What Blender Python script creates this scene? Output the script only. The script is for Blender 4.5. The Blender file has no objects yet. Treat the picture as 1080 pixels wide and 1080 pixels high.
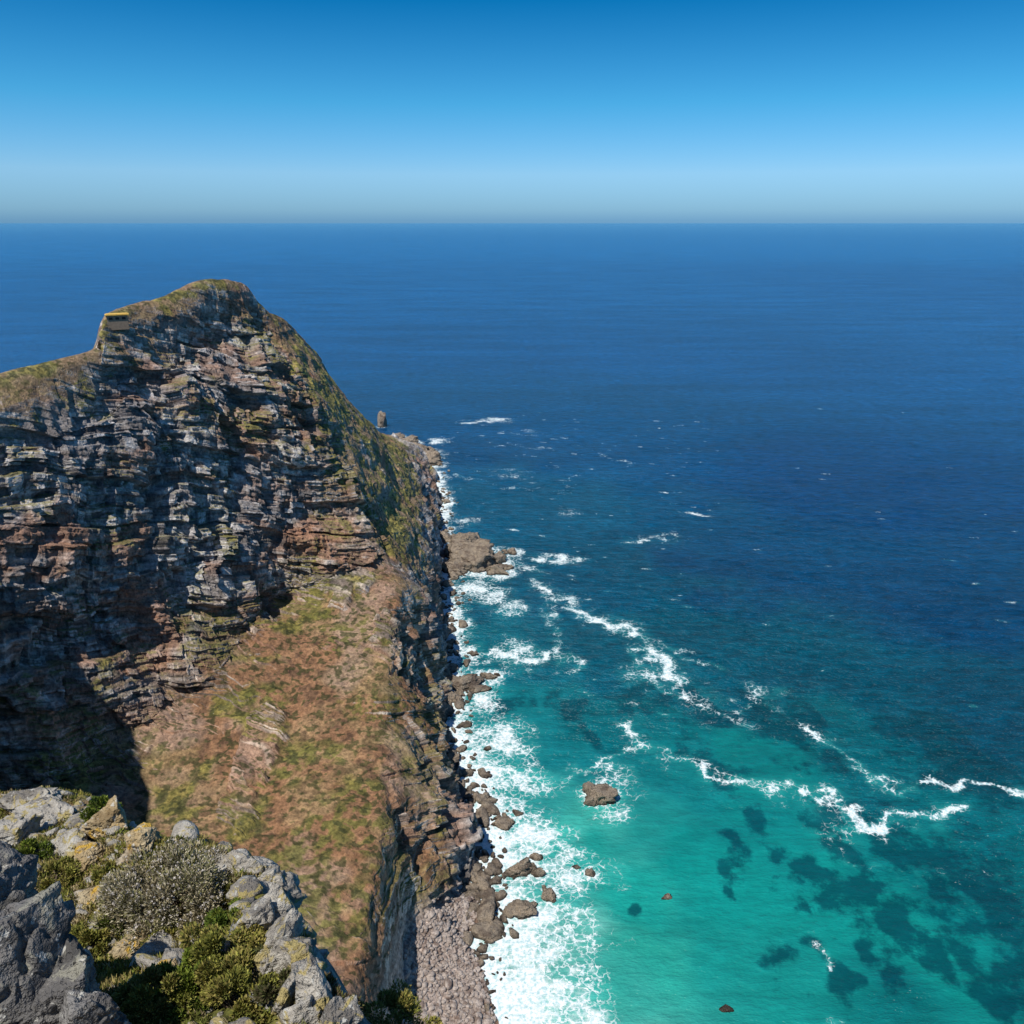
import bpy, bmesh, math, numpy as np
from mathutils import Vector, Matrix
sc=bpy.context.scene
F32=np.float32
# ---------------------------------------------------------------- image pixel unprojection helper
# most control points: image pixels unprojected to a guessed range (or a height above the sea)
FO=848.0; PT=math.radians(19.9); CP,SP=math.cos(PT),math.sin(PT); H=240.0
def W(u,v,Y=None,h=None):
    x=(u-540)/FO; yc=(540-v)/FO; dy=CP+yc*SP; dz=-SP+yc*CP
    t=(Y/dy) if Y is not None else (H-h)/(-dz)
    return (x*t,dy*t,H+dz*t)
def row(*pts): return [W(p[0],p[1],Y=p[2]) if p[2]>1 else W(p[0],p[1],h=0) for p in pts]
def PX(u,v,c):  # metres an image-pixel length spans on the sea at that place
    return c*(H/(SP+(v-540)/FO*CP))/FO
# ---------------------------------------------------------------- noise
def hsh(ix,iy,iz,seed):
    a=ix.astype(np.uint32)*np.uint32(374761393)+iy.astype(np.uint32)*np.uint32(668265263)+iz.astype(np.uint32)*np.uint32(2147483647-1234567)+np.uint32(seed*974711+12345)
    a=(a^(a>>np.uint32(13)))*np.uint32(1274126177); a=(a^(a>>np.uint32(16)))*np.uint32(2246822519); a^=a>>np.uint32(15)
    return a.astype(F32)*F32(1/4294967295.0)
def vn(x,y,z,seed=0):
    fx,fy,fz=np.floor(x),np.floor(y),np.floor(z)
    ix,iy,iz=fx.astype(np.int64),fy.astype(np.int64),fz.astype(np.int64)
    tx,ty,tz=(x-fx).astype(F32),(y-fy).astype(F32),(z-fz).astype(F32)
    tx=tx*tx*(3-2*tx);ty=ty*ty*(3-2*ty);tz=tz*tz*(3-2*tz)
    def L(a,b,t): return a+(b-a)*t
    return L(L(L(hsh(ix,iy,iz,seed),hsh(ix+1,iy,iz,seed),tx),L(hsh(ix,iy+1,iz,seed),hsh(ix+1,iy+1,iz,seed),tx),ty),
             L(L(hsh(ix,iy,iz+1,seed),hsh(ix+1,iy,iz+1,seed),tx),L(hsh(ix,iy+1,iz+1,seed),hsh(ix+1,iy+1,iz+1,seed),tx),ty),tz)
def fbm(x,y,z,sc_,o=4,seed=0,ridge=False):
    r=0;a=1.0;s=0;k=1.0/sc_
    for i in range(o):
        n=vn(x*k+i*17.3,y*k+i*7.7,z*k-i*3.1,seed+i*11)
        if ridge: n=1-np.abs(2*n-1)
        r=r+n*a;s+=a;a*=0.5;k*=2.03
    return r/s
def ss(a,b,x): 
    t=np.clip((x-a)/(b-a),0,1); return t*t*(3-2*t)
# ---------------------------------------------------------------- mesh helper
def link(o): sc.collection.objects.link(o); return o
def mkmesh(name,V,Fa,mat,smooth=True,cols=None,attrs=None):
    me=bpy.data.meshes.new(name)
    V=np.asarray(V,F32); Fa=np.asarray(Fa,np.int32); k=Fa.shape[1]
    me.vertices.add(len(V)); me.vertices.foreach_set('co',V.ravel())
    me.loops.add(Fa.size); me.loops.foreach_set('vertex_index',Fa.ravel())
    me.polygons.add(len(Fa)); me.polygons.foreach_set('loop_start',np.arange(0,Fa.size,k,dtype=np.int32))
    me.update(calc_edges=True)
    me.polygons.foreach_set('use_smooth',np.full(len(Fa),smooth))
    if cols is not None:
        for n,c in cols.items():
            a=me.attributes.new(n,'FLOAT_COLOR','POINT'); cc=np.ones((len(V),4),F32); cc[:,:3]=c; a.data.foreach_set('color',cc.ravel())
    if attrs is not None:
        for n,c in attrs.items():
            a=me.attributes.new(n,'FLOAT','POINT'); a.data.foreach_set('value',np.asarray(c,F32).ravel())
    me.materials.append(mat)
    return link(bpy.data.objects.new(name,me))
def gridF(n,m):
    i=np.arange(n*m).reshape(n,m)
    return np.stack([i[:-1,:-1],i[1:,:-1],i[1:,1:],i[:-1,1:]],-1).reshape(-1,4)
# ---------------------------------------------------------------- node helpers
class NT:
    def __init__(s,name):
        s.m=bpy.data.materials.new(name); s.m.use_nodes=True; s.t=s.m.node_tree; s.t.nodes.clear()
        s.out=s.n('ShaderNodeOutputMaterial'); s.b=s.n('ShaderNodeBsdfPrincipled'); s.l(s.b.outputs[0],s.out.inputs[0])
    def n(s,t,**k):
        q=s.t.nodes.new(t)
        for a,b in k.items(): setattr(q,a,b)
        return q
    def l(s,a,b): s.t.links.new(a,b)
    def setin(s,i,v):
        if hasattr(v,'is_linked'): s.l(v,i)
        else: i.default_value=v
    def attr(s,n,col=False):
        q=s.n('ShaderNodeAttribute',attribute_name=n); return q.outputs['Color' if col else 'Fac']
    def math(s,op,a,b=None,clamp=False):
        q=s.n('ShaderNodeMath',operation=op,use_clamp=clamp); s.setin(q.inputs[0],a)
        if b is not None: s.setin(q.inputs[1],b)
        return q.outputs[0]
    def mr(s,v,a,b,c=0.,d=1.,smooth=True):
        q=s.n('ShaderNodeMapRange'); q.interpolation_type='SMOOTHSTEP' if smooth else 'LINEAR'
        s.setin(q.inputs[0],v)
        for i,w in zip((1,2,3,4),(a,b,c,d)): s.setin(q.inputs[i],w)
        return q.outputs[0]
    def noise(s,vec,scale,detail=4,rough=.55,dist=0):
        q=s.n('ShaderNodeTexNoise'); s.l(vec,q.inputs['Vector']); q.inputs['Scale'].default_value=scale
        q.inputs['Detail'].default_value=detail; q.inputs['Roughness'].default_value=rough; q.inputs['Distortion'].default_value=dist
        return q.outputs['Fac'],q.outputs['Color']
    def mix(s,f,a,b,bt='MIX'):
        q=s.n('ShaderNodeMix',data_type='RGBA',blend_type=bt); s.setin(q.inputs[0],f)
        for i,w in ((6,a),(7,b)):
            if isinstance(w,tuple): w=(*w,1)
            s.setin(q.inputs[i],w)
        return q.outputs[2]
    def scale(s,c,f):
        q=s.n('ShaderNodeVectorMath',operation='SCALE'); s.l(c,q.inputs[0]); s.setin(q.inputs['Scale'],f); return q.outputs[0]
    def vmul(s,v,xyz):
        q=s.n('ShaderNodeMapping'); q.inputs['Scale'].default_value=xyz; s.l(v,q.inputs['Vector']); return q.outputs[0]
    def pos(s): return s.n('ShaderNodeNewGeometry').outputs['Position']
    def bump(s,h,dist,strength=1.,prev=None):
        q=s.n('ShaderNodeBump'); s.l(h,q.inputs['Height']); q.inputs['Distance'].default_value=dist; s.setin(q.inputs['Strength'],strength)
        if prev is not None: s.l(prev,q.inputs['Normal'])
        return q.outputs[0]
def ground_mat(name,fscale=0.9,bd=0.5,rough=.9,vary=(0.6,1.35)):
    t=NT(name); p=t.pos()
    n1,_=t.noise(p,fscale,4,.68); n2,_=t.noise(t.vmul(p,(1,1,2.2)),fscale*.22,3,.6)
    g=t.math('MULTIPLY',t.mr(n1,.3,.7,vary[0],vary[1]),t.mr(n2,.3,.7,.78,1.2))
    t.l(t.scale(t.attr('col',True),g),t.b.inputs['Base Color']); t.b.inputs['Roughness'].default_value=rough
    t.b.inputs['Specular IOR Level'].default_value=.2
    b=t.bump(n1,bd,.8); t.l(b,t.b.inputs['Normal']); return t.m
M_head=ground_mat('headland_rock_and_scrub',0.7,1.2)
# ================================================================ HEADLAND
R=[]
R.append([(-140,-20,205),(-100,0,195),(-80,10,160),(-60,20,110),(-40,40,60),(-25,55,40),(-10,70,30),(5,80,12),(40,90,0)])
R.append([(-170,140,190),(-155,120,180),(-130,115,140),(-110,110,100),(-85,105,60),(-65,110,50),(-45,120,42),(-32,135,14),(15,150,0)])
R.append(row((-120,440,275),(-130,490,255),(-130,650,235),(-120,790,220),(-60,900,205),(150,960,185),(365,1050,160),(428,1075,180),(530,1085,0)))
R.append(row((0,397,312),(0,432,295),(15,560,280),(35,690,268),(80,815,250),(180,850,238),(385,960,190),(425,985,207),(498,1005,0)))
R.append(row((98,372,350),(92,398,336),(120,520,318),(140,640,302),(160,755,280),(235,795,264),(398,870,225),(428,890,240),(478,930,0)))
R.append(row((112,336,368),(112,352,355),(150,480,345),(190,610,330),(220,715,300),(290,750,285),(402,780,272),(440,800,285),(470,850,0)))
R.append(row((165,318,405),(170,338,388),(215,460,375),(245,565,358),(262,660,335),(325,690,320),(408,710,312),(446,750,328),(466,775,0)))
R.append(row((212,299,432),(218,318,420),(265,430,405),(292,530,388),(300,625,368),(355,645,354),(412,660,346),(444,690,370),(460,705,0)))
R.append(row((250,303,458),(258,318,450),(310,420,432),(355,510,415),(395,590,395),(408,602,388),(425,620,382),(445,640,400),(459,655,0)))
R.append(row((268,326,470),(285,337,470),(330,410,460),(375,490,450),(410,560,440),(425,580,440),(440,600,450),(452,605,490),(463,610,0)))
R.append(row((300,345,510),(312,355,508),(345,400,505),(380,450,510),(408,500,515),(425,525,520),(438,540,530),(450,548,570),(462,555,0)))
R.append(row((330,375,560),(338,385,560),(362,420,565),(388,450,575),(408,475,590),(422,490,600),(436,505,620),(448,515,665),(460,525,0)))
R.append(row((345,400,620),(350,408,622),(370,432,630),(388,448,650),(400,458,670),(412,466,690),(425,475,720),(438,483,770),(450,490,0)))
R.append(row((366,436,720),(370,440,725),(378,446,735),(388,452,750),(396,457,765),(404,461,785),(413,465,810),(425,470,850),(440,475,0)))
R.append(row((388,454,830),(390,455,835),(393,456,840),(397,457,850),(401,459,860),(404,460,870),(408,461,880),(412,462,895),(418,462,0)))
ST=[]
for i,r in enumerate(R):
    c=np.array(r[0],float); hh=c[2]
    b1=c+np.array([-.35*hh,.22*hh,-.5*hh]); b0=c+np.array([-.8*hh-20,.5*hh+10,-hh-12])
    s=np.array(r[8],float); d=s-np.array(r[5],float); d[2]=0; d/=np.linalg.norm(d)
    q=[np.array(z_,float) for z_ in r]
    e=q[1]+(q[2]-q[1])*np.array([.04,.04,.38])     # near-vertical crown of the cliff
    if i>=9: e=q[1]+(q[2]-q[1])*.25
    ST.append([b0,b1]+q[:2]+[e]+q[2:]+[s+d*18+np.array([0,0,-9.])])
ST=np.array(ST)                                   # (15,13,3)
nst=len(ST)
#                 b0 b1 crest rim  r2  m1 m2 base apron edge c shore under
rug=np.tile(np.array([.3,.4,.10,.30,.9,1,1,.8,.22,.40,1.,.9,.3]),(nst,1))
rug[:3,10:]=.06; rug[3,10:]=.15; rug[9:,3:10]=[.3,.3,.33,.36,.4,.45,.6]
cliffw=np.tile(np.array([0,0,0,.45,1,1,1,.9,.05,.35,.85,.7,0.]),(nst,1)); cliffw[9:,3:]*=.4; cliffw[9:,5:]=.2; cliffw[:3,10:]=0
soil=np.tile(np.array([0,0,0,0,0,0,0,.45,1,.9,.55,.15,0.]),(nst,1)); soil[8:,:]=0; soil[8,7:10]=.4
beach=np.zeros((nst,13)); beach[:3,10:]=1; beach[3,10:]=[.6,1,1]; beach[4,11:]=.25
scrub=np.tile(np.array([1,1,1,.7,.1,.12,.12,.35,.3,.15,.05,0,0.]),(nst,1)); scrub[9:,3:10]=[1,1,1,1,1,.9,.6]; scrub[8,4:8]=.5
CT=np.concatenate([ST,rug[...,None],cliffw[...,None],soil[...,None],beach[...,None],scrub[...,None]],-1)
def cat(C,segs,ax,tens=1.0):
    C=np.moveaxis(C,ax,0); n=C.shape[0]
    Cp=np.concatenate([2*C[:1]-C[1:2],C,2*C[-1:]-C[-2:-1]],0); out=[]
    for i,m in enumerate(segs):
        p0,p1,p2,p3=Cp[i],Cp[i+1],Cp[i+2],Cp[i+3]
        t=(np.arange(m)/m).reshape(-1,*([1]*(C.ndim-1)))
        m1=(p2-p0)*.5*tens; m2=(p3-p1)*.5*tens
        out.append((2*t**3-3*t**2+1)*p1+(t**3-2*t**2+t)*m1+(-2*t**3+3*t**2)*p2+(t**3-t**2)*m2)
    out.append(C[-1:]); return np.moveaxis(np.concatenate(out,0),0,ax)
G=cat(CT,[30,60,110,190,170,160,150,130,85,90,60,50,40,30],0,.8)
JS=[25,25,45,75,145,180,180,90,150,100,90,20]
G=cat(G,JS,1,.4)
P3=G[...,:3]; n,m=P3.shape[:2]
rg,cw,so,be,scb=[np.clip(G[...,3+k],0,1) for k in range(5)]
def normals(Pm):
    a=np.gradient(Pm,axis=0); b=np.gradient(Pm,axis=1); N=np.cross(a,b); N/=np.linalg.norm(N,axis=-1,keepdims=True)+1e-9
    return N
N=normals(P3)
if N[n//2,m//2,2]<0: N=-N
X,Y,Z=P3[...,0],P3[...,1],P3[...,2]
D=N.copy(); D[...,2]*=(1-.6*cw); D/=np.linalg.norm(D,axis=-1,keepdims=True)
w1=fbm(X,Y,Z,45,3,1)-.5; w2=fbm(X,Y,Z,14,3,5)-.5; w3=fbm(X,Y,Z,4,2,9)-.5
al=(X*.45+Y*.9)            # distance along the cliff
bed=Z+.34*al+w1*18+w2*3.5+w3*1.0   # tilted bedding planes
def blk(th,ln,seed,w=0.):
    k=np.floor(bed/th+seed*.37); kk=k.astype(np.int64); off=hsh(kk,kk*0,kk*0,seed)
    mm=np.floor((al+w2*ln*1.0+w1*ln-bed*.25)/ln+off*7).astype(np.int64)
    return hsh(kk,mm,mm*0,seed+1)-.5, off-.5
b1,o1=blk(17,17,21); b2,o2=blk(6.5,8,31); b3,o3=blk(2.6,3.8,41); b4,o4=blk(1.1,2.0,43)
gul=fbm(al+w1*30,bed*.15,bed*0,34,3,51,True)-.55
big=fbm(X,Y,Z*.6,50,3,55)-.5
strong=ss(.35,.65,fbm(X,Y,Z,35,2,57))
disp=cw*rg*(gul*26+big*26+b1*10+o1*3+(b2*6+o2*3.2)*(.4+.8*strong)+b3*2.6+o3*1.7+b4*.9+o4*.6)
rr=fbm(X,Y,Z,24,5,61,True)-.5
nc=(1-cw)*rg
disp+=nc*(rr*17+w2*7+b2*2.0+w3*1.5)*(1-.5*so)
fine=fbm(X,Y,Z,5,4,71)-.5
disp+=(.35+rg*1.0)*fine*1.4
rill=fbm(X*.8+Y*.25,(Y-X*.3)*.35,Z*0,16,4,75,True)-.5
disp+=so*rill*2.2*(1-.5*rg)+so*(fbm(X,Y,Z,3,3,76)-.5)*1.3
ribn=fbm(X*1.1+Z*.3,Y*.7,Z*.6,24,4,77); rib=ss(.56,.64,ribn)*so*(1-be)
disp+=rib*(1.6+b2*3+b3*3.5+b4*1.4)
Pd=P3+D*disp[...,None]
Nd=normals(Pd); 
if Nd[n//2,m//2,2]<0: Nd=-Nd
nz=Nd[...,2]; X,Y,Z=Pd[...,0],Pd[...,1],Pd[...,2]
def C(*a): return np.array(a,F32)
def mx(a,b,t): return a+(b-a)*t[...,None]
q1=fbm(X,Y,Z,18,4,81); q2=fbm(X,Y,Z,3.2,3,85); q3=fbm(X,Y,Z,60,2,88)
st=vn(bed/1.9,al/22,bed*0,91); st2=vn(bed/.8,al/12,bed*0,93); st3=vn(bed/4.5,al/60,bed*0,94)
col=np.zeros(P3.shape,F32)+C(.28,.26,.25)
col=mx(col,C(.32,.19,.13),ss(.5,.72,st3)*.65)
col=mx(col,C(.12,.105,.10),ss(.5,.72,st)*.65)
col=mx(col,C(.60,.58,.56),ss(.50,.66,q1*.5+st2*.2+(b3+.5)*.3)*.85)
col=mx(col,C(.33,.175,.105),ss(.52,.66,fbm(X,Y,Z*1.5,22,4,95)+.12*(q2-.5))*.65)
col=mx(col,C(.07,.06,.057),ss(.58,.76,q2)*.5)
col=mx(col,col*C(1.05,.9,.74),np.clip(so+scb,0,1)*.8)
sc1=mx(np.zeros(P3.shape,F32)+C(.25,.135,.072),C(.31,.19,.105),ss(.45,.65,q1)); sc1=mx(sc1,C(.11,.065,.04),ss(.5,.66,q2)*.8)
tal=ss(.54,.66,fbm(X,Y,Z,34,3,97)); sc1=mx(sc1,C(.36,.26,.20),tal*.5)
sm=ss(.25,.55,so*1.15+(q1-.5)*.8-rib*.8)*ss(.32,.55,nz+.15*(q2-.5))
col=mx(col,sc1,sm)
g1=mx(np.zeros(P3.shape,F32)+C(.15,.14,.035),C(.26,.215,.06),ss(.4,.62,q2)); g1=mx(g1,C(.045,.055,.02),ss(.52,.64,fbm(X,Y,Z,2.4,2,101))*.85)
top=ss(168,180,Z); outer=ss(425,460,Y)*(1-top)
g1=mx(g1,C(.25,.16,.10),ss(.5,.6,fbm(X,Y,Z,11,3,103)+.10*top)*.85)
g1=g1*(1+.55*outer)[...,None]  # outer-slope scrub lightened in colour to make up for weak sunlight
vg=fbm(X,Y,Z,13,4,105)
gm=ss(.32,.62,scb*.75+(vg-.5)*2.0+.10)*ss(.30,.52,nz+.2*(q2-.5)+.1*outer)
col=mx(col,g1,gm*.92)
gg=ss(.48,.60,fbm(X,Y,Z,26,4,107))*so*ss(.42,.56,q2)*ss(.45,.65,nz); col=mx(col,C(.135,.135,.032),gg*.8)
dk=ss(.57,.63,fbm(X,Y,Z,1.9,2,109))*ss(.5,.65,nz)*np.clip(so+scb,0,1)*(1-be); col=mx(col,C(.045,.05,.018),dk*.8)
lm=cw*ss(.5,.75,nz)*ss(.48,.6,q1); col=mx(col,C(.2,.18,.06),lm*.8)
bc=mx(np.zeros(P3.shape,F32)+C(.46,.37,.31),C(.28,.215,.175),ss(.45,.65,fbm(X,Y,Z,.9,2,111)))
bc=mx(bc,C(.16,.08,.04),ss(2.2,.8,Z)*.7)
col=mx(col,bc,ss(.3,.6,be))
wet=ss(6,1.5,Z+ (q1-.5)*6)*(1-.8*be); col=col*(1-.6*wet[...,None])
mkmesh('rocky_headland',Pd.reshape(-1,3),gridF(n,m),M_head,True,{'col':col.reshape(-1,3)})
sh_j=np.argmin(np.where(Pd[:,sum(JS[:9]):,2]>0,Pd[:,sum(JS[:9]):,2],99),axis=1)+sum(JS[:9])
SHORE=Pd[np.arange(n),sh_j]
# ================================================================ ROCKS
_ico={}
def ico(sub):
    if sub not in _ico:
        bm=bmesh.new(); bmesh.ops.create_icosphere(bm,subdivisions=sub,radius=1)
        _ico[sub]=(np.array([v.co[:] for v in bm.verts]),np.array([[v.index for v in f_.verts] for f_ in bm.faces])); bm.free()
    return _ico[sub]
def rock(c,r,yaw,seed,sub=4,npl=15,tilt=.2,rough=.14,strata=.12):
    rs=np.random.RandomState(seed); v,fa=ico(sub)
    pl=rs.normal(size=(npl,3)); pl/=np.linalg.norm(pl,axis=1)[:,None]; dd=rs.uniform(.5,.95,npl)
    dt=v@pl.T; rad=np.where(dt>.05,dd/np.maximum(dt,.05),9).min(1); rad=np.minimum(rad,1.15)
    q=v*rad[:,None]
    o=seed*3.7
    nn=fbm(q[:,0]+o,q[:,1]+o,q[:,2]*1.8,.8,5 if sub>3 else 3,seed%97)-.5
    if sub>3:
        cr=fbm(q[:,0]+o,q[:,1]-o,q[:,2],.5,3,seed%89,True)
        lay=np.floor((q[:,2]+nn*.35+q[:,0]*.15)/.17+o).astype(np.int64); seg_=np.floor((q[:,0]+nn*.5)/.4+lay*.37).astype(np.int64); seg2=np.floor((q[:,1]+nn*.5)/.4+lay*.61).astype(np.int64)
        hl=hsh(lay,seg_,seg2,seed)-.5
        f_=1+nn*rough*2.4-ss(.78,.95,cr)*rough*.8
        q=q*f_[:,None]; q[:,:2]*=(1+hl*strata)[:,None]
    else: q=q*(1+nn*rough*2.4)[:,None]
    q=q*np.array(r)
    ca,sa=math.cos(yaw),math.sin(yaw); ct,s_t=math.cos(tilt),math.sin(tilt)
    q=q@np.array([[1,0,0],[0,ct,s_t],[0,-s_t,ct]])@np.array([[ca,sa,0],[-sa,ca,0],[0,0,1]])
    return q+np.array(c),fa
def join(name,parts,mat,smooth=True):
    Vs=[];Fs=[];o=0
    for v,fa in parts: Vs.append(v);Fs.append(fa+o);o+=len(v)
    return mkmesh(name,np.concatenate(Vs),np.concatenate(Fs),mat,smooth)
def rock_mat(name,sc_,bd,c1,c2,c3,wetz=None,lichen=None):
    t=NT(name); p=t.pos()
    n1,_=t.noise(p,sc_,5,.68); n2,_=t.noise(t.vmul(p,(1,1,3)),sc_*.35,4,.6); n3,_=t.noise(p,sc_*4,4,.7)
    c=t.mix(t.mr(n1,.35,.65),c1,c2); c=t.mix(t.mr(n2,.48,.66),c,c3)
    c=t.mix(t.mr(n3,.55,.72,0,.6),c,(c1[0]*.3,c1[1]*.3,c1[2]*.3))
    if lichen:
        vv,_=t.noise(p,sc_*1.3,4,.6,1.); c=t.mix(t.mr(vv,.54,.62,0,.9),c,lichen)
        vv,_=t.noise(t.vmul(p,(1.1,1.1,1.1)),sc_*3.1,3,.6); c=t.mix(t.mr(vv,.60,.66,0,.8),c,(.5,.49,.44))
    if wetz:
        s=t.n('ShaderNodeSeparateXYZ'); t.l(p,s.inputs[0]); z=t.math('ADD',s.outputs[2],t.math('MULTIPLY',n1,3.))
        c=t.mix(t.mr(z,wetz[0],wetz[1],1,0),c,(.035,.028,.022))
    t.l(c,t.b.inputs['Base Color']); t.b.inputs['Roughness'].default_value=.88; t.b.inputs['Specular IOR Level'].default_value=.2
    b=t.bump(n1,bd*1.6,.9); b=t.bump(n3,bd*.45,.9,b); t.l(b,t.b.inputs['Normal']); return t.m
M_sea_rock=rock_mat('sea_rock_stone',.35,1.4,(.29,.24,.19),(.46,.37,.27),(.19,.145,.11),(1.2,3.2))
RK=[(500,592,38,26,.65),(478,602,20,18,.6),(522,603,20,10,.4),(540,583,10,7,.4),(490,575,18,16,.7),(440,480,25,16,.6),(455,490,14,7,.5),(430,468,14,10,.6),(420,462,10,8,.5),(455,550,16,12,.6),(462,567,11,7,.6),(448,530,12,10,.7),
(492,724,30,8,.4),(516,714,12,5,.4),(474,738,14,10,.6),(480,800,12,8,.5),(492,815,10,6,.4),(470,780,10,7,.6),(530,868,14,8,.5),(545,858,6,4,.5),(634,840,19,14,.9),(552,918,22,11,.55),(548,962,19,13,.55),(580,945,10,15,.6),(523,930,12,7,.4),(566,905,8,5,.4),
(608,915,5,3,.5),(624,922,6,6,.6),(703,947,7,3,.35),(765,1065,8,4,.35),(402,450,5,5,3.2),(455,685,10,10,.6),(458,660,10,9,.6),(464,640,9,7,.5),(468,900,14,20,1.1),(457,870,14,18,1.),(478,925,10,10,.7),(452,925,12,14,.9),(440,900,12,12,1.1),(475,950,10,8,.5),(510,1010,7,4,.5),(500,915,9,6,.4),(462,760,11,8,.7),(490,765,9,6,.4),(466,715,10,8,.6),(474,838,8,8,.5),(498,845,8,5,.4),(505,885,6,4,.4),(515,790,6,3,.4),(500,690,6,3,.4)]
rs=np.random.RandomState(5)
ROCKXY=[]
parts=[]; k=0
for (u,v,a,b,hf) in RK:
    x,y,_=W(u,v,h=0); r=PX(u,v,a); ry=max(r*.5,min(r*1.5,PX(u,v,b)*1.2))
    if not (u>660): ROCKXY.append((x,y,r))
    nsub=1 if a<9 else 6
    for j in range(nsub):
        k+=1; s=1 if j==0 else rs.uniform(.25,.5)
        dx,dy=(0,0) if j==0 else (rs.uniform(-.8,.8)*r,rs.uniform(-.8,.8)*ry)
        s0=.8 if nsub>1 and j==0 else s
        parts.append(rock((x+dx,y+dy,r*hf*.1),(r*s0,ry*s0,r*hf*s0*1.25),rs.uniform(-.6,.6),k+100,5 if a>10 and j==0 else 4,16,rs.uniform(-.45,.45),.24,.3))
for j in range(950):
    i=rs.randint(60,n-60); p=SHORE[i]; off=rs.normal(3,6)
    if p[1]<215 : off=rs.normal(-6,6)
    x=p[0]+off+rs.normal(0,2); y=p[1]+rs.normal(0,4); r=abs(rs.normal(0,1.05))+.35
    if p[1]<215: r*=.5
    elif j%9==0: r*=1.8
    parts.append(rock((x,y,rs.uniform(-.2,.6) if off>0 else max(.4,-off*.12)),(r*rs.uniform(.8,1.9),r*rs.uniform(.7,1.3),r*rs.uniform(.5,1.)),rs.uniform(0,3),j+900,3,9,.4,.15))
join('sea_rocks',parts,M_sea_rock)
# pebbles and cobbles lying on the beach
M_peb=rock_mat('beach_cobbles',.8,.4,(.34,.28,.24),(.55,.47,.41),(.22,.16,.13))
cand=Pd[(be>.45)&(Z>.3)&(Z<12)&(Y>150)]
proto=[rock((0,0,0),(1,1,1),0,s,2,9,0,.08)[0] for s in range(8)]; pf=ico(2)[1]
K=3200; pc=cand[rs.randint(0,len(cand),K)]; Vs=[]
for j in range(K):
    r=min(abs(rs.normal(0,.38))+.2,1.6); a=rs.uniform(0,6.28); q=proto[j%8]*np.array([r*rs.uniform(.9,1.6),r,r*.7])
    Vs.append(q@np.array([[math.cos(a),math.sin(a),0],[-math.sin(a),math.cos(a),0],[0,0,1]])+pc[j]+np.array([rs.normal(0,.3),rs.normal(0,.3),.15*r]))
mkmesh('beach_pebbles',np.concatenate(Vs),(pf[None]+(np.arange(K)*len(proto[0]))[:,None,None]).reshape(-1,3),M_peb)
# ================================================================ SEA
def axis(a,b,st_,far,g=1.09):
    c=list(np.arange(a,b,st_)); 
    s=st_; l=[]; x=a
    while x>-far: s*=g; x-=s; l.append(x)
    s=st_; rr_=[]; x=c[-1]
    while x<far: s*=g; x+=s; rr_.append(x)
    return np.array(l[::-1]+c+rr_)
xs=axis(-190,420,1.25,90000); ys=axis(100,1000,1.5,90000)
XX,YY=np.meshgrid(xs,ys,indexing='ij'); ZZ=np.zeros_like(XX)
wx=(fbm(XX,YY,ZZ,40,3,201)-.5); wy=(fbm(XX,YY,ZZ,40,3,211)-.5)
wfx=(fbm(XX,YY,ZZ,9,3,221)-.5); wfy=(fbm(XX,YY,ZZ,9,3,231)-.5)
def srgb(r,g,b):
    c=np.array([r,g,b])/255.; return np.where(c<.04045,c/12.92,((c+.055)/1.055)**2.4)
SC=[(100,250,4,96,160),(600,250,4,96,160),(1000,250,4,96,160),(100,300,0,84,146),(600,300,0,84,146),(1000,300,0,76,138),(700,350,0,76,134),(900,500,0,62,112),(600,450,0,74,120),(480,450,0,74,120),(520,540,2,84,114),(560,620,0,84,110),(1000,620,0,64,104),(620,620,0,82,110),(700,650,0,86,106),(850,700,0,86,106),(560,760,20,128,134),(900,780,6,104,114),(650,780,8,112,120),(1060,760,0,76,100),(750,900,16,152,144),(900,960,18,156,146),(620,900,66,184,170),(700,1030,44,174,158),(1050,900,6,108,116),(1040,1060,14,124,124),(850,1050,24,154,146),(800,600,0,68,108),(500,700,14,110,126),(600,1050,125,200,185),(560,860,55,172,166),(780,820,12,128,126),(1070,1070,10,114,116),(1200,900,2,80,102),(1200,1080,6,95,108),(480,600,6,94,118),(700,800,12,124,128),(680,960,28,166,154),(820,950,18,156,148),(960,880,10,126,126),(640,700,0,90,110),(720,740,2,92,110)]
num=0;den=0
wX=XX+wx*70+wfx*10; wY=YY+wy*90+wfy*10
for (u,v,r,g,b) in SC:
    x,y,_=W(u,v,h=0); d=((wX-x)**2+(wY-y)**2)/(y*y)+4e-4
    w=d**-1.9; num=num+w[...,None]*srgb(r,g,b); den=den+w
SCOL=num/den[...,None]
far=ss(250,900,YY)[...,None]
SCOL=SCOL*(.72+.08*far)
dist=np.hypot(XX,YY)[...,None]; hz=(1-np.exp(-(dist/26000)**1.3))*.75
SCOL=SCOL*(1-hz)+srgb(96,156,194)*.72*hz  # distance haze painted into the far sea colour
reef=np.zeros_like(XX)
rwx=(fbm(XX,YY,ZZ,22,4,241)-.5)*50; rwy=(fbm(XX,YY,ZZ,22,4,251)-.5)*50
RF=[(745,800,27),(830,898,20),(880,870,30),(940,970,38),(905,1060,22),(660,955,8),(600,745,30),(740,745,30),(870,1000,12),(770,890,16),(890,920,26),(980,900,45),(1040,960,45),(830,760,40),(680,740,25),(1000,800,50),(830,1010,18),(760,930,10),(540,740,20),(620,780,14),(920,1010,14),(1000,1000,26),(960,1050,16),(800,860,12),(870,960,14),(985,940,20),(1060,1040,26)]
for (u,v,c) in RF:
    x,y,_=W(u,v,h=0); s=PX(u,v,c); reef=np.maximum(reef,np.exp(-(((XX+rwx*min(1,s/7)-x)/s)**2+((YY+rwy*min(1,s/7)-y)/(s*1.7))**2)*.8))
foam=np.zeros_like(XX)
sel=SHORE[::4]
dmin=np.full(XX.shape,1e9)
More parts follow.
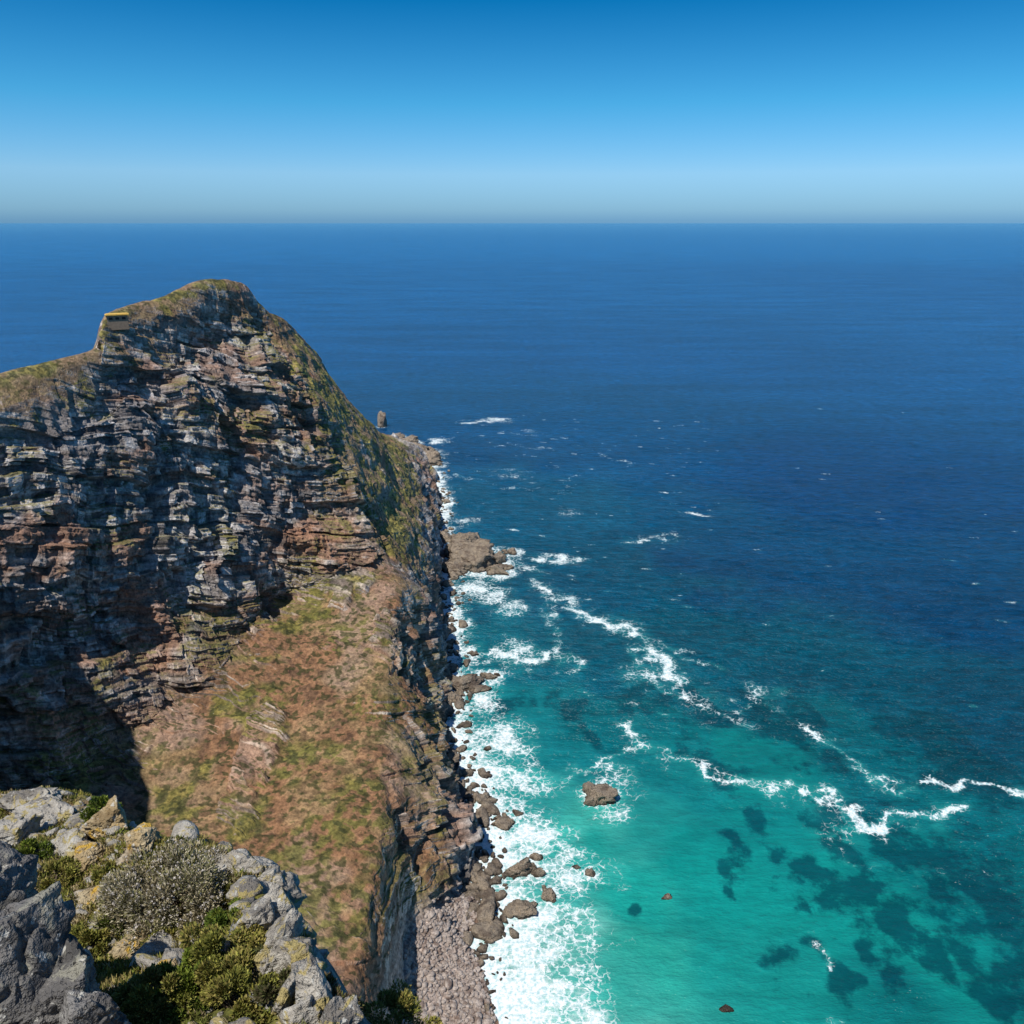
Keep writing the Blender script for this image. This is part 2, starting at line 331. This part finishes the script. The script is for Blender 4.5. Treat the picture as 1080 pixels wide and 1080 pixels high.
sub=(XX>-200)&(XX<200)&(YY<1000)
xs_,ys_=XX[sub],YY[sub]; dm=np.full(xs_.shape,1e9)
for p in sel: dm=np.minimum(dm,(xs_-p[0])**2+(ys_-p[1])**2)
dmin[sub]=np.sqrt(dm)
wid=np.interp(YY,[150,190,240,300,340,400,460,550,620,700,850],[24,30,30,28,20,17,15,15,13,13,11])
foam=np.maximum(foam,1.08*np.exp(-(dmin/wid)**2))
for (x,y,r) in ROCKXY:
    d=np.sqrt((XX-x)**2+((YY-y))**2); foam=np.maximum(foam,.70*np.exp(-np.clip(d-r*.8,0,None)**2/(r*.5+2)**2))
for (u,v,c,a) in [(530,780,38,.9),(520,830,42,.95),(560,885,46,.88),(590,915,40,.82),(570,980,62,.92),(600,1050,54,.9),(550,1030,50,1.02),(615,1080,44,.88),(645,850,28,.7),(480,660,20,.95),(490,690,22,.95),(500,620,26,.9),(535,598,18,.9),(520,628,24,.8),(470,560,16,.9),(455,520,12,.9),(462,465,14,.9),(485,580,12,.9),(590,587,10,.95),(517,443,13,.75),(545,690,30,.75),(800,735,22,.52),(480,640,14,.95),(505,740,26,.95),(825,730,14,.5),(865,1000,6,.6),(885,1078,8,.7),(650,820,30,.6),(700,568,8,.55),(540,640,22,.7),(490,550,18,.6),(560,455,12,.45),(600,540,22,.4),(540,500,25,.45),(680,710,35,.5),(880,860,50,.42),(740,740,40,.42),(560,820,30,.75),(620,1000,40,.6),(640,920,24,.5)]:
    x,y,_=W(u,v,h=0); s=PX(u,v,c); sy=s*1.25; foam=np.maximum(foam,a*np.exp(-(((XX+wfx*12-x)/s)**2+((YY+wfy*16-y)/sy)**2)))
rs=np.random.RandomState(31)
for j in range(260):
    u=rs.uniform(470,760) if j%3 else rs.uniform(500,1080); v=430+abs(rs.normal(0,80)) if j%3 else rs.uniform(330,760)
    if u<470+ (v-430)*.1: continue
    x,y,_=W(u,v,h=0); s=rs.uniform(.7,2.2)*(1 if v>400 else 1.6)
    i0,i1=np.searchsorted(xs,[x-25,x+25]); j0,j1=np.searchsorted(ys,[y-12,y+12]); sl=(slice(i0,i1),slice(j0,j1))
    foam[sl]=np.maximum(foam[sl],rs.uniform(.4,.75)*np.exp(-(((XX[sl]+wfx[sl]*8-x)/(s*2.6))**2+((YY[sl]+wfy[sl]*6-y+(XX[sl]-x)*.15)/s)**2)))
brk=.45+.85*ss(.36,.6,fbm(XX,YY,ZZ,16,3,261))
def seg(foam,pts,w,a):
    for (u0,v0),(u1,v1) in zip(pts[:-1],pts[1:]):
        p=np.array(W(u0,v0,h=0)[:2]);q=np.array(W(u1,v1,h=0)[:2]); d=q-p; L2=d@d
        ax_=XX+wfx*19+wx*18; ay=YY+wfy*22+wy*20
        t=np.clip(((ax_-p[0])*d[0]+(ay-p[1])*d[1])/L2,0,1)
        dd=np.hypot(ax_-p[0]-t*d[0],ay-p[1]-t*d[1]); ww=w*p[1]/300.*(.5+brk*.5)
        foam=np.maximum(foam,a*(.58*brk*np.exp(-(dd/ww)**1.5)+.50*np.exp(-(dd/(ww*4.5))**1.4)))
    return foam
FL=[([(570,620),(600,632),(640,655),(672,672),(700,700),(722,732),(772,758)],2.6,.82),([(660,672),(680,705),(705,735)],1.8,.55),([(665,770),(700,800),(740,822),(800,834),(850,838),(900,845),(918,866)],2.2,.82),([(920,866),(960,858),(1010,852)],2.2,.82),([(848,765),(880,790),(920,815),(950,826),(985,818),(1030,828),(1080,838),(1160,852)],2.,.80),([(640,480),(665,490)],1.4,.5),([(660,570),(710,565),(705,575)],1.8,.62),([(480,500),(520,510),(560,515)],1.,.45),([(520,470),(580,475)],1.,.5),([(495,445),(535,443)],1.8,.7),([(510,690),(560,700),(575,688)],2.5,.75),([(570,590),(600,587)],2.5,.85),([(780,740),(830,735)],3,.55),([(560,600),(580,640),(600,700)],2.5,.52),([(590,820),(650,790),(700,800)],2.5,.55),([(862,990),(875,1010)],1.2,.7),([(1030,970),(1060,985)],1.2,.5),([(540,458),(600,462)],1,.45),([(590,520),(610,500)],1.2,.45),([(720,540),(745,543)],1.4,.6),([(640,660),(720,690),(760,700)],1.5,.42),([(920,830),(1000,800)],1.3,.4),([(880,900),(1000,930),(1080,945)],1.2,.4)]
for p_,w_,a_ in FL: foam=seg(foam,p_,w_,a_)
halo=ss(.12,.7,foam)[...,None]*(np.clip(1-(YY-200)/500,.15,1)[...,None])
SCOL=SCOL*(1-halo*.6)+(SCOL*.3+srgb(70,190,178)*.6)*halo*.6
t=NT('sea_water'); p=t.pos()
base=t.attr('col',True); rf=t.attr('reef'); fm=t.attr('foam'); cal=t.attr('calm')
na,_=t.noise(p,.075,5,.7)
rmask=t.math('MULTIPLY',t.mr(t.math('ADD',rf,t.math('MULTIPLY',na,2.6)),1.62,2.15,0,.80),t.mr(rf,.04,.35))
base=t.mix(rmask,base,(.001,.045,.062))
nb,_=t.noise(t.vmul(p,(1,1.6,1)),.02,4,.6); base=t.mix(t.mr(nb,.35,.7,.0,.4),base,t.mix(.5,base,(.0,.03,.06)))
r1,_=t.noise(t.vmul(p,(.5,1.2,1)),.16,4,.7); r2,_=t.noise(t.vmul(p,(.25,1.,1)),.010,6,.72)
lo_=t.mr(cal,0,1,.52,.84,False); hi_=t.mr(cal,0,1,1.5,1.16,False)
base=t.scale(base,t.math('MULTIPLY',t.mr(r1,.3,.7,lo_,hi_,False),t.mr(r2,.3,.7,.72,1.28,False)))  # light and dark of ripples painted into the water colour, beside the bump
nw,ncol=t.noise(p,.22,3,.7)
wv=t.n('ShaderNodeVectorMath',operation='MULTIPLY_ADD'); t.l(ncol,wv.inputs[0]); wv.inputs[1].default_value=(8,8,0); t.l(p,wv.inputs[2])
vo=t.n('ShaderNodeTexVoronoi',feature='DISTANCE_TO_EDGE'); t.l(wv.outputs[0],vo.inputs['Vector']); vo.inputs['Scale'].default_value=.3; vo.voronoi_dimensions='2D'
lace=t.mr(vo.outputs['Distance'],0,.18,.30,0)
nf,_=t.noise(p,.08,7,.74)
v=t.math('ADD',fm,t.math('MULTIPLY',t.math('SUBTRACT',nf,.5),2.1)); v=t.math('ADD',v,lace)
gate=t.mr(fm,.08,.35)
fmask=t.math('MULTIPLY',t.mr(v,.55,1.05),gate,True)
nt,_=t.noise(p,.6,5,.75); fcol=t.mix(t.mr(nt,.34,.58),(.34,.55,.57),(.78,.80,.80))
t.l(t.mix(fmask,base,fcol),t.b.inputs['Base Color'])
t.l(t.mr(fmask,0,1,.25,.85,False),t.b.inputs['Roughness']); t.b.inputs['IOR'].default_value=1.33
t.l(t.mr(fmask,0,1,.25,.05,False),t.b.inputs['Specular IOR Level'])
bs=t.math('MULTIPLY',t.mr(cal,0,1,1.,.45,False),t.mr(fmask,0,1,1,.35,False))
b=t.bump(r1,6.,bs); t.l(b,t.b.inputs['Normal'])
calm=np.clip((SCOL[...,1]-.06)/.12,0,1)*(YY<1500)
swell=.35*np.exp(-((XX/600)**2+((YY-400)/800)**2))*np.sin(YY*.33+XX*.08+wx*9)*(.5+wy)
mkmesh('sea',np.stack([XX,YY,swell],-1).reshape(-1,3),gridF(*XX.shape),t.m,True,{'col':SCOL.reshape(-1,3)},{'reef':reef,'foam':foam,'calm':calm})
# ================================================================ CAMERA HILL + FOREGROUND
poly=np.array([(-60,16),(-25,13.5),(-9.2,11.9),(-7.8,12),(-6.5,10.6),(-5.3,9.4),(-4.4,9.6),(-3.4,8.4),(-2.6,6.9),(-1.6,5.3),(-.6,3),(1,0),(6,-6),(10,-40),(0,-70),(-60,-60)])
def sdist(x,y):
    d=np.full(x.shape,1e9); ins=np.zeros(x.shape,bool); k=len(poly)
    for i in range(k):
        a=poly[i];b=poly[(i+1)%k]; e=b-a; tt=np.clip(((x-a[0])*e[0]+(y-a[1])*e[1])/(e@e),0,1)
        d=np.minimum(d,np.hypot(x-a[0]-tt*e[0],y-a[1]-tt*e[1]))
        c=((a[1]>y)!=(b[1]>y))&(x<(b[0]-a[0])*(y-a[1])/(b[1]-a[1]+1e-12)+a[0]); ins^=c
    return np.where(ins,-d,d)
def hillz(x,y):
    z0=np.zeros_like(x)
    d=sdist(x+(fbm(x,y,z0,1.1,3,301)-.5)*.7,y+(fbm(x,y,z0,1.1,3,305)-.5)*.7)
    dd=np.clip(d,0,None)
    z=-4.5-.45*np.maximum(y,-3)-np.where(dd<120,dd*2.3,276)
    near=np.exp(-dd/40)
    z+= (fbm(x,y,z0,2.3,5,311)-.5)*.9*near+(fbm(x,y,z0,12,4,315)-.5)*6*ss(0,15,dd)+(fbm(x,y,z0,.35,3,317)-.5)*.2*near
    bl=hsh(np.floor(x/.5+z0).astype(np.int64),np.floor((y+.3*x)/.4).astype(np.int64),(z0).astype(np.int64),33)
    z+=np.exp(-(d+.3)**2/.25)*(.25*ss(.4,.65,fbm(x,y,z0,.9,3,319))+.15*bl)*ss(30,10,np.abs(x))
    return z,d
def GP(u,v,off=0.):
    """world point where the ray through this image pixel meets the hillside"""
    t=np.arange(5,20,.03); x=(u-540)/FO*t; yc=(540-v)/FO; y=(CP+yc*SP)*t; z=(-SP+yc*CP)*t
    hz,_=hillz(x,y); i=np.argmax(z<hz); 
    if i==0: i=np.argmin(np.abs(z-hz))
    return (x[i],y[i],hz[i]+H+off)
def axf(a,b,s,lo,hi,g=1.12):
    c=list(np.arange(a,b,s)); l=[];x=a;q=s
    while x>lo: q*=g;x-=q;l.append(x)
    r=[];x=c[-1];q=s
    while x<hi: q*=g;x+=q;r.append(x)
    return np.array(l[::-1]+c+r)
hx=axf(-13,1.5,.03,-150,120); hy=axf(3,14,.03,-120,120)
HX,HY=np.meshgrid(hx,hy,indexing='ij'); HZ,HD=hillz(HX,HY)
hn=normals(np.stack([HX,HY,HZ],-1)); hn=hn*np.sign(hn[...,2:3]); hnz=hn[...,2]
q1=fbm(HX,HY,HZ,.9,4,321);q2=fbm(HX,HY,HZ,.16,3,325);q3=fbm(HX,HY,HZ,2.4,3,327)
hc=np.zeros(HX.shape+(3,),F32)+C(.24,.17,.09)
hc=mx(hc,C(.18,.17,.035),ss(.44,.58,q1)); hc=mx(hc,C(.30,.24,.07),ss(.5,.62,q2)*ss(.45,.6,q1)*.7)
hc=mx(hc,C(.09,.1,.026),ss(.55,.66,q3)*.7); hc=mx(hc,C(.36,.32,.25),ss(.58,.68,fbm(HX,HY,HZ,.5,3,331))*.8)
rc=mx(np.zeros(HX.shape+(3,),F32)+C(.18,.17,.165),C(.32,.31,.29),ss(.45,.65,q1)); rc=mx(rc,C(.07,.07,.07),ss(.5,.65,q2)*.6)
hc=mx(hc,rc,ss(.78,.6,hnz))
hc=mx(hc,C(.08,.085,.03),ss(4,12,HD)*ss(.4,.6,fbm(HX,HY,HZ,6,3,335))*.8)
M_fg=ground_mat('hillside_soil_and_moss',14,.06,.95,(.45,1.4))
mkmesh('rocky_hillside',np.stack([HX,HY,HZ+H],-1).reshape(-1,3),gridF(*HX.shape),M_fg,True,{'col':hc.reshape(-1,3)})
M_fr=rock_mat('quartzite_with_lichen',3.2,.07,(.30,.275,.235),(.45,.42,.36),(.16,.145,.125),None,(.36,.29,.11))
M_fd=rock_mat('dark_quartzite',2.6,.09,(.11,.105,.10),(.22,.21,.195),(.06,.058,.055),None,(.26,.25,.2))
M_fo=rock_mat('ochre_quartzite',3.,.07,(.36,.26,.13),(.46,.38,.24),(.2,.14,.07),None,(.52,.32,.04))
def WT(u,v,t):
    x=(u-540)/FO; yc=(540-v)/FO
    return (x*t,(CP+yc*SP)*t,H+(-SP+yc*CP)*t)
def fr(u,v,r,yaw,seed,off=0.1,sub=6,tilt=.25,npl=18,rough=.2,t=None):
    c=GP(u,v,off) if t is None else WT(u,v,t); return rock(c,r,yaw,seed,sub,npl,tilt,rough,.2)
join('boulder',[fr(25,1040,(.68,.6,.95),.5,701,tilt=.1,t=6.6),fr(90,1085,(.34,.4,.35),.3,702,t=6.3),fr(-15,950,(.45,.5,.75),.2,703,t=7.2),fr(60,1070,(.36,.4,.5),1.2,704,t=6.5)],M_fd)
join('boulder',[fr(45,868,(.85,.45,.2),.35,711,.1,tilt=.3),fr(10,890,(.45,.4,.25),.1,712),fr(78,897,(.4,.3,.16),-.3,713),fr(35,852,(.6,.35,.16),.2,714,.12)],M_fr)
join('boulder',[fr(115,872,(.34,.3,.3),.5,721,.1),fr(152,892,(.26,.25,.26),.2,722,.1),fr(95,908,(.24,.24,.14),1.1,723),fr(135,1005,(.3,.22,.14),.4,724,.03),fr(175,1040,(.2,.2,.12),.4,725,.03),fr(100,950,(.26,.2,.12),.9,726,.03)],M_fo)
crag=[(240,915,.28,.22),(262,908,.3,.25),(282,925,.28,.3),(222,925,.2,.15),(290,950,.28,.36),(272,975,.22,.24),(300,975,.26,.4),(295,1000,.24,.3),(312,1015,.24,.42),(280,1020,.2,.18),(322,1045,.22,.4),(305,1052,.22,.28),(335,1072,.22,.4),(318,1085,.24,.3),(350,1092,.22,.4)]
join('rock_outcrop',[fr(u,v,(a*1.15,a*.8,b*1.25),.2+.4*(i%3),740+i,.0,5,tilt=(-.2,.15,.3)[i%3]) for i,(u,v,a,b) in enumerate(crag)],M_fr)
rs=np.random.RandomState(12); small=[]
for j in range(480):
    x=rs.uniform(-9.5,-1.5); y=rs.uniform(4.5,12); z,d=hillz(np.array([x]),np.array([y]))
    if d[0]>.2: continue
    r=abs(rs.normal(0,.07))+.03
    small.append(rock((x,y,z[0]+H+r*.1),(r*1.5,r,r*.7),rs.uniform(0,6),j+1500,3,10,rs.uniform(-.4,.4)))
join('scattered_stones',small,M_fr)
# ---------------------------------------------------------------- plants
def leaf_mat(name):
    t=NT(name); t.l(t.attr('col',True),t.b.inputs['Base Color']); t.b.inputs['Roughness'].default_value=.7; t.b.inputs['Specular IOR Level'].default_value=.2
    return t.m
M_leaf=leaf_mat('leaves')
def leaves(cen,dirs,ln,wd,cols,rs):
    k=len(cen); side=np.cross(dirs,rs.normal(size=(k,3))); side/=np.linalg.norm(side,axis=1)[:,None]
    ln=ln[:,None];wd=wd[:,None]
    v=np.stack([cen,cen+dirs*ln*.5+side*wd,cen+dirs*ln,cen+dirs*ln*.5-side*wd],1).reshape(-1,3)
    fa=np.arange(4*k).reshape(-1,4); return v,fa,np.repeat(cols,4,0)
def shrub(name,c,r,N,palette,seed,ln=.05,wd=.012,flowers=None,clumps=26,bright=1.):
    rs=np.random.RandomState(seed); c=np.array(c); r=np.array(r)
    cd=rs.normal(size=(clumps,3)); cd[:,2]=abs(cd[:,2])*.9; cd/=np.linalg.norm(cd,axis=1)[:,None]
    cc=cd*rs.uniform(.45,1.05,(clumps,1))*r; cr=rs.uniform(.16,.32,clumps)*r.mean()
    pick=rs.randint(0,clumps,N); d=rs.normal(size=(N,3)); d/=np.linalg.norm(d,axis=1)[:,None]
    rad=rs.uniform(.3,1,N)**.5
    pos=cc[pick]+d*(cr[pick]*rad)[:,None]
    dirs=d*.7+cd[pick]*.5+rs.normal(size=(N,3))*.35+np.array([0,0,.3]); dirs/=np.linalg.norm(dirs,axis=1)[:,None]
    pal=np.array(palette)*bright; ci=(pick*7+rs.randint(0,2,N))%len(pal); col=pal[ci]*(rs.uniform(.6,1.35,N)*(.5+.5*rad))[:,None]
    V,Fa,Cc=leaves(c+pos,dirs,rs.uniform(.6,1.3,N)*ln,rs.uniform(.7,1.3,N)*wd,col,rs)
    k=clumps*3; tgt=cc[np.arange(k)%clumps]; root=rs.normal(size=(k,3))*.05-np.array([0,0,r[2]*.3]); dv=tgt-root; L=np.linalg.norm(dv,axis=1)
    v2,f2,c2=leaves(c+root,dv/L[:,None],L,np.full(k,.008),np.tile([[.12,.09,.06]],(k,1)),rs)
    V=np.concatenate([V,v2]);Fa=np.concatenate([Fa,f2+len(Cc)]);Cc=np.concatenate([Cc,c2])
    if flowers:
        n2,fc=flowers; pk=rs.randint(0,clumps,n2); d=rs.normal(size=(n2,3)); d[:,2]=abs(d[:,2]); d/=np.linalg.norm(d,axis=1)[:,None]
        fp=cc[pk]+d*cr[pk][:,None]*1.08; rp=np.repeat(fp,5,0); dd=rs.normal(size=(n2*5,3)); dd/=np.linalg.norm(dd,axis=1)[:,None]
        v3,f3,c3=leaves(c+rp,dd,np.full(n2*5,.022),np.full(n2*5,.009),np.array(fc)*rs.uniform(.7,1.2,(n2*5,1)),rs)
        o=len(Cc); V=np.concatenate([V,v3]);Fa=np.concatenate([Fa,f3+o]);Cc=np.concatenate([Cc,c3])
    return mkmesh(name,V,Fa,M_leaf,False,{'col':Cc})
GR=[(.12,.17,.02),(.18,.22,.03),(.08,.12,.02)]; YG=[(.26,.25,.05),(.18,.19,.04),(.3,.25,.07)]; GY=[(.36,.31,.2),(.24,.2,.11),(.4,.36,.25),(.2,.19,.08)]
shrub('flowering_shrub',GP(190,965,.1),(.85,.7,.55),28000,GY,41,.05,.008,(800,(.46,.42,.38)),48,1.15)
for i,(u,v,r_,N,pal) in enumerate([(130,975,.3,5000,GR),(235,1015,.45,12000,YG),(165,912,.3,5000,YG),(105,862,.3,4000,GR),(205,1050,.42,10000,GR),(180,1000,.3,6000,YG),(255,1060,.42,10000,YG),(120,930,.25,3000,YG),(60,930,.28,4000,YG),(300,1050,.22,4000,[(.1,.085,.04),(.09,.1,.03)]),(288,1010,.2,3500,[(.07,.08,.03),(.1,.1,.03)]),(345,1070,.3,5000,[(.12,.09,.05),(.1,.1,.03)]),(160,1060,.35,7000,YG),(240,950,.25,4000,YG),(95,1000,.28,4500,YG),(35,905,.25,3500,GR),(240,980,.3,5000,GR)]):
    shrub('low_shrub',GP(u,v,.03),(r_,r_*.9,r_*.6),N,pal,50+i,.045,.009,None,16)
shrub('low_shrub',WT(420,1085,12),(.75,.6,.35),12000,YG,46,.06,.01)
rs=np.random.RandomState(77); N=260000
x=rs.uniform(-9.5,-1.2,N);y=rs.uniform(4.5,12.3,N); z,d=hillz(x,y)
dens=fbm(x,y,x*0,.9,3,321); dn2=fbm(x,y,x*0,.25,2,401); ok=(d<.1)&(dens+.5*(dn2-.5)>.40)
x,y,z,dens=x[ok],y[ok],z[ok],dn2[ok]; k=len(x)
dirs=rs.normal(size=(k,3))*.5+np.array([0,0,1]); dirs/=np.linalg.norm(dirs,axis=1)[:,None]
pal=np.array([(.27,.25,.05),(.17,.19,.035),(.33,.27,.1),(.13,.14,.03),(.35,.28,.15)]); cc=pal[(dens*13).astype(int)%5]*rs.uniform(.5,1.3,(k,1))
V,Fa,Cc=leaves(np.stack([x,y,z+H-.01],1),dirs,rs.uniform(.03,.11,k),rs.uniform(.005,.012,k),cc,rs)
mkmesh('grass',V,Fa,M_leaf,False,{'col':Cc})
# ================================================================ LOOKOUT HUT
def flat(name,c,r=.8):
    t=NT(name); nn,_=t.noise(t.pos(),1.5,5,.6); t.l(t.mix(t.mr(nn,.3,.7),tuple(q*.7 for q in c),c),t.b.inputs['Base Color']); t.b.inputs['Roughness'].default_value=r; return t.m
hut=link(bpy.data.objects.new('lookout_hut',None)); hp=W(124,338,Y=362); hut.location=(hp[0],hp[1],hp[2]+.3); hut.rotation_euler=(0,0,.45)
def box(name,c,s,mat,par):
    bm=bmesh.new(); bmesh.ops.create_cube(bm,size=1); bmesh.ops.scale(bm,vec=s,verts=bm.verts); bmesh.ops.bevel(bm,geom=bm.edges[:],offset=.04,segments=1,affect='EDGES')
    me=bpy.data.meshes.new(name); bm.to_mesh(me); bm.free(); me.materials.append(mat); o=link(bpy.data.objects.new(name,me)); o.location=c; o.parent=par; return o
ms=flat('hut_stone',(.3,.22,.15)); mr_=flat('hut_roof',(.7,.45,.09)); mk=flat('hut_opening',(.02,.02,.02))
box('wall',(0,0,-1),(8.4,4.6,6.2),ms,hut); box('roof',(0,0,2.3),(9.6,5.8,.4),mr_,hut); box('parapet',(0,0,2.62),(8.6,4.8,.22),mr_,hut)
for i in (-2.6,0,2.6): box('window',(i,-2.32,.8),(1.5,.1,1.0),mk,hut)
box('door',(4.23,0,-.4),(.1,1.1,2.2),mk,hut)
# ================================================================ LIGHT, SKY, CAMERA
az=math.radians(-141); el=math.radians(62)
sd=Vector((math.sin(az)*math.cos(el),math.cos(az)*math.cos(el),math.sin(el)))
L=bpy.data.lights.new('sun','SUN'); L.energy=4.9; L.angle=math.radians(.5); L.color=(1,.95,.88); lo=link(bpy.data.objects.new('sun',L)); lo.rotation_euler=sd.to_track_quat('Z','Y').to_euler(); lo.location=(0,0,400)
w=bpy.data.worlds.new("World"); sc.world=w; w.use_nodes=True; nt_=w.node_tree; nt_.nodes.clear()
sky=nt_.nodes.new('ShaderNodeTexSky'); sky.sky_type='NISHITA'; sky.sun_disc=False; sky.sun_elevation=el; sky.sun_rotation=az; sky.altitude=240; sky.air_density=1.; sky.dust_density=.3; sky.ozone_density=3
bg=nt_.nodes.new('ShaderNodeBackground'); bg.inputs[1].default_value=.1; ou=nt_.nodes.new('ShaderNodeOutputWorld')
tc=nt_.nodes.new('ShaderNodeTexCoord'); sx=nt_.nodes.new('ShaderNodeSeparateXYZ'); nt_.links.new(tc.outputs['Generated'],sx.inputs[0])
rp=nt_.nodes.new('ShaderNodeValToRGB'); nt_.links.new(sx.outputs[2],rp.inputs[0]); cr_=rp.color_ramp
stops=[(0,(.125,.29,.60)),(.012,(.18,.35,.62)),(.05,(.27,.45,.67)),(.122,(.11,.42,.60)),(.22,(.006,.27,.46)),(.5,(.15,.30,.44)),(1,(.22,.34,.44))]
while len(cr_.elements)<len(stops): cr_.elements.new(.5)
for e,(p_,c_) in zip(cr_.elements,stops): e.position=p_; e.color=(*c_,1)
mm=nt_.nodes.new('ShaderNodeVectorMath'); mm.operation='MULTIPLY'; nt_.links.new(sky.outputs[0],mm.inputs[0]); nt_.links.new(rp.outputs[0],mm.inputs[1])
m2=nt_.nodes.new('ShaderNodeVectorMath'); m2.operation='SCALE'; m2.inputs['Scale'].default_value=2.; nt_.links.new(mm.outputs[0],m2.inputs[0])
nt_.links.new(m2.outputs[0],bg.inputs[0]); nt_.links.new(bg.outputs[0],ou.inputs[0])
cam=bpy.data.cameras.new('camera'); co=link(bpy.data.objects.new('camera',cam)); co.location=(0,0,H); co.rotation_euler=(math.radians(90)-PT,0,0)
cam.sensor_width=36; cam.lens=36*FO/1080; cam.clip_start=.1; cam.clip_end=200000; sc.camera=co
sc.view_settings.view_transform='Standard'; sc.view_settings.look='None'; sc.view_settings.exposure=0
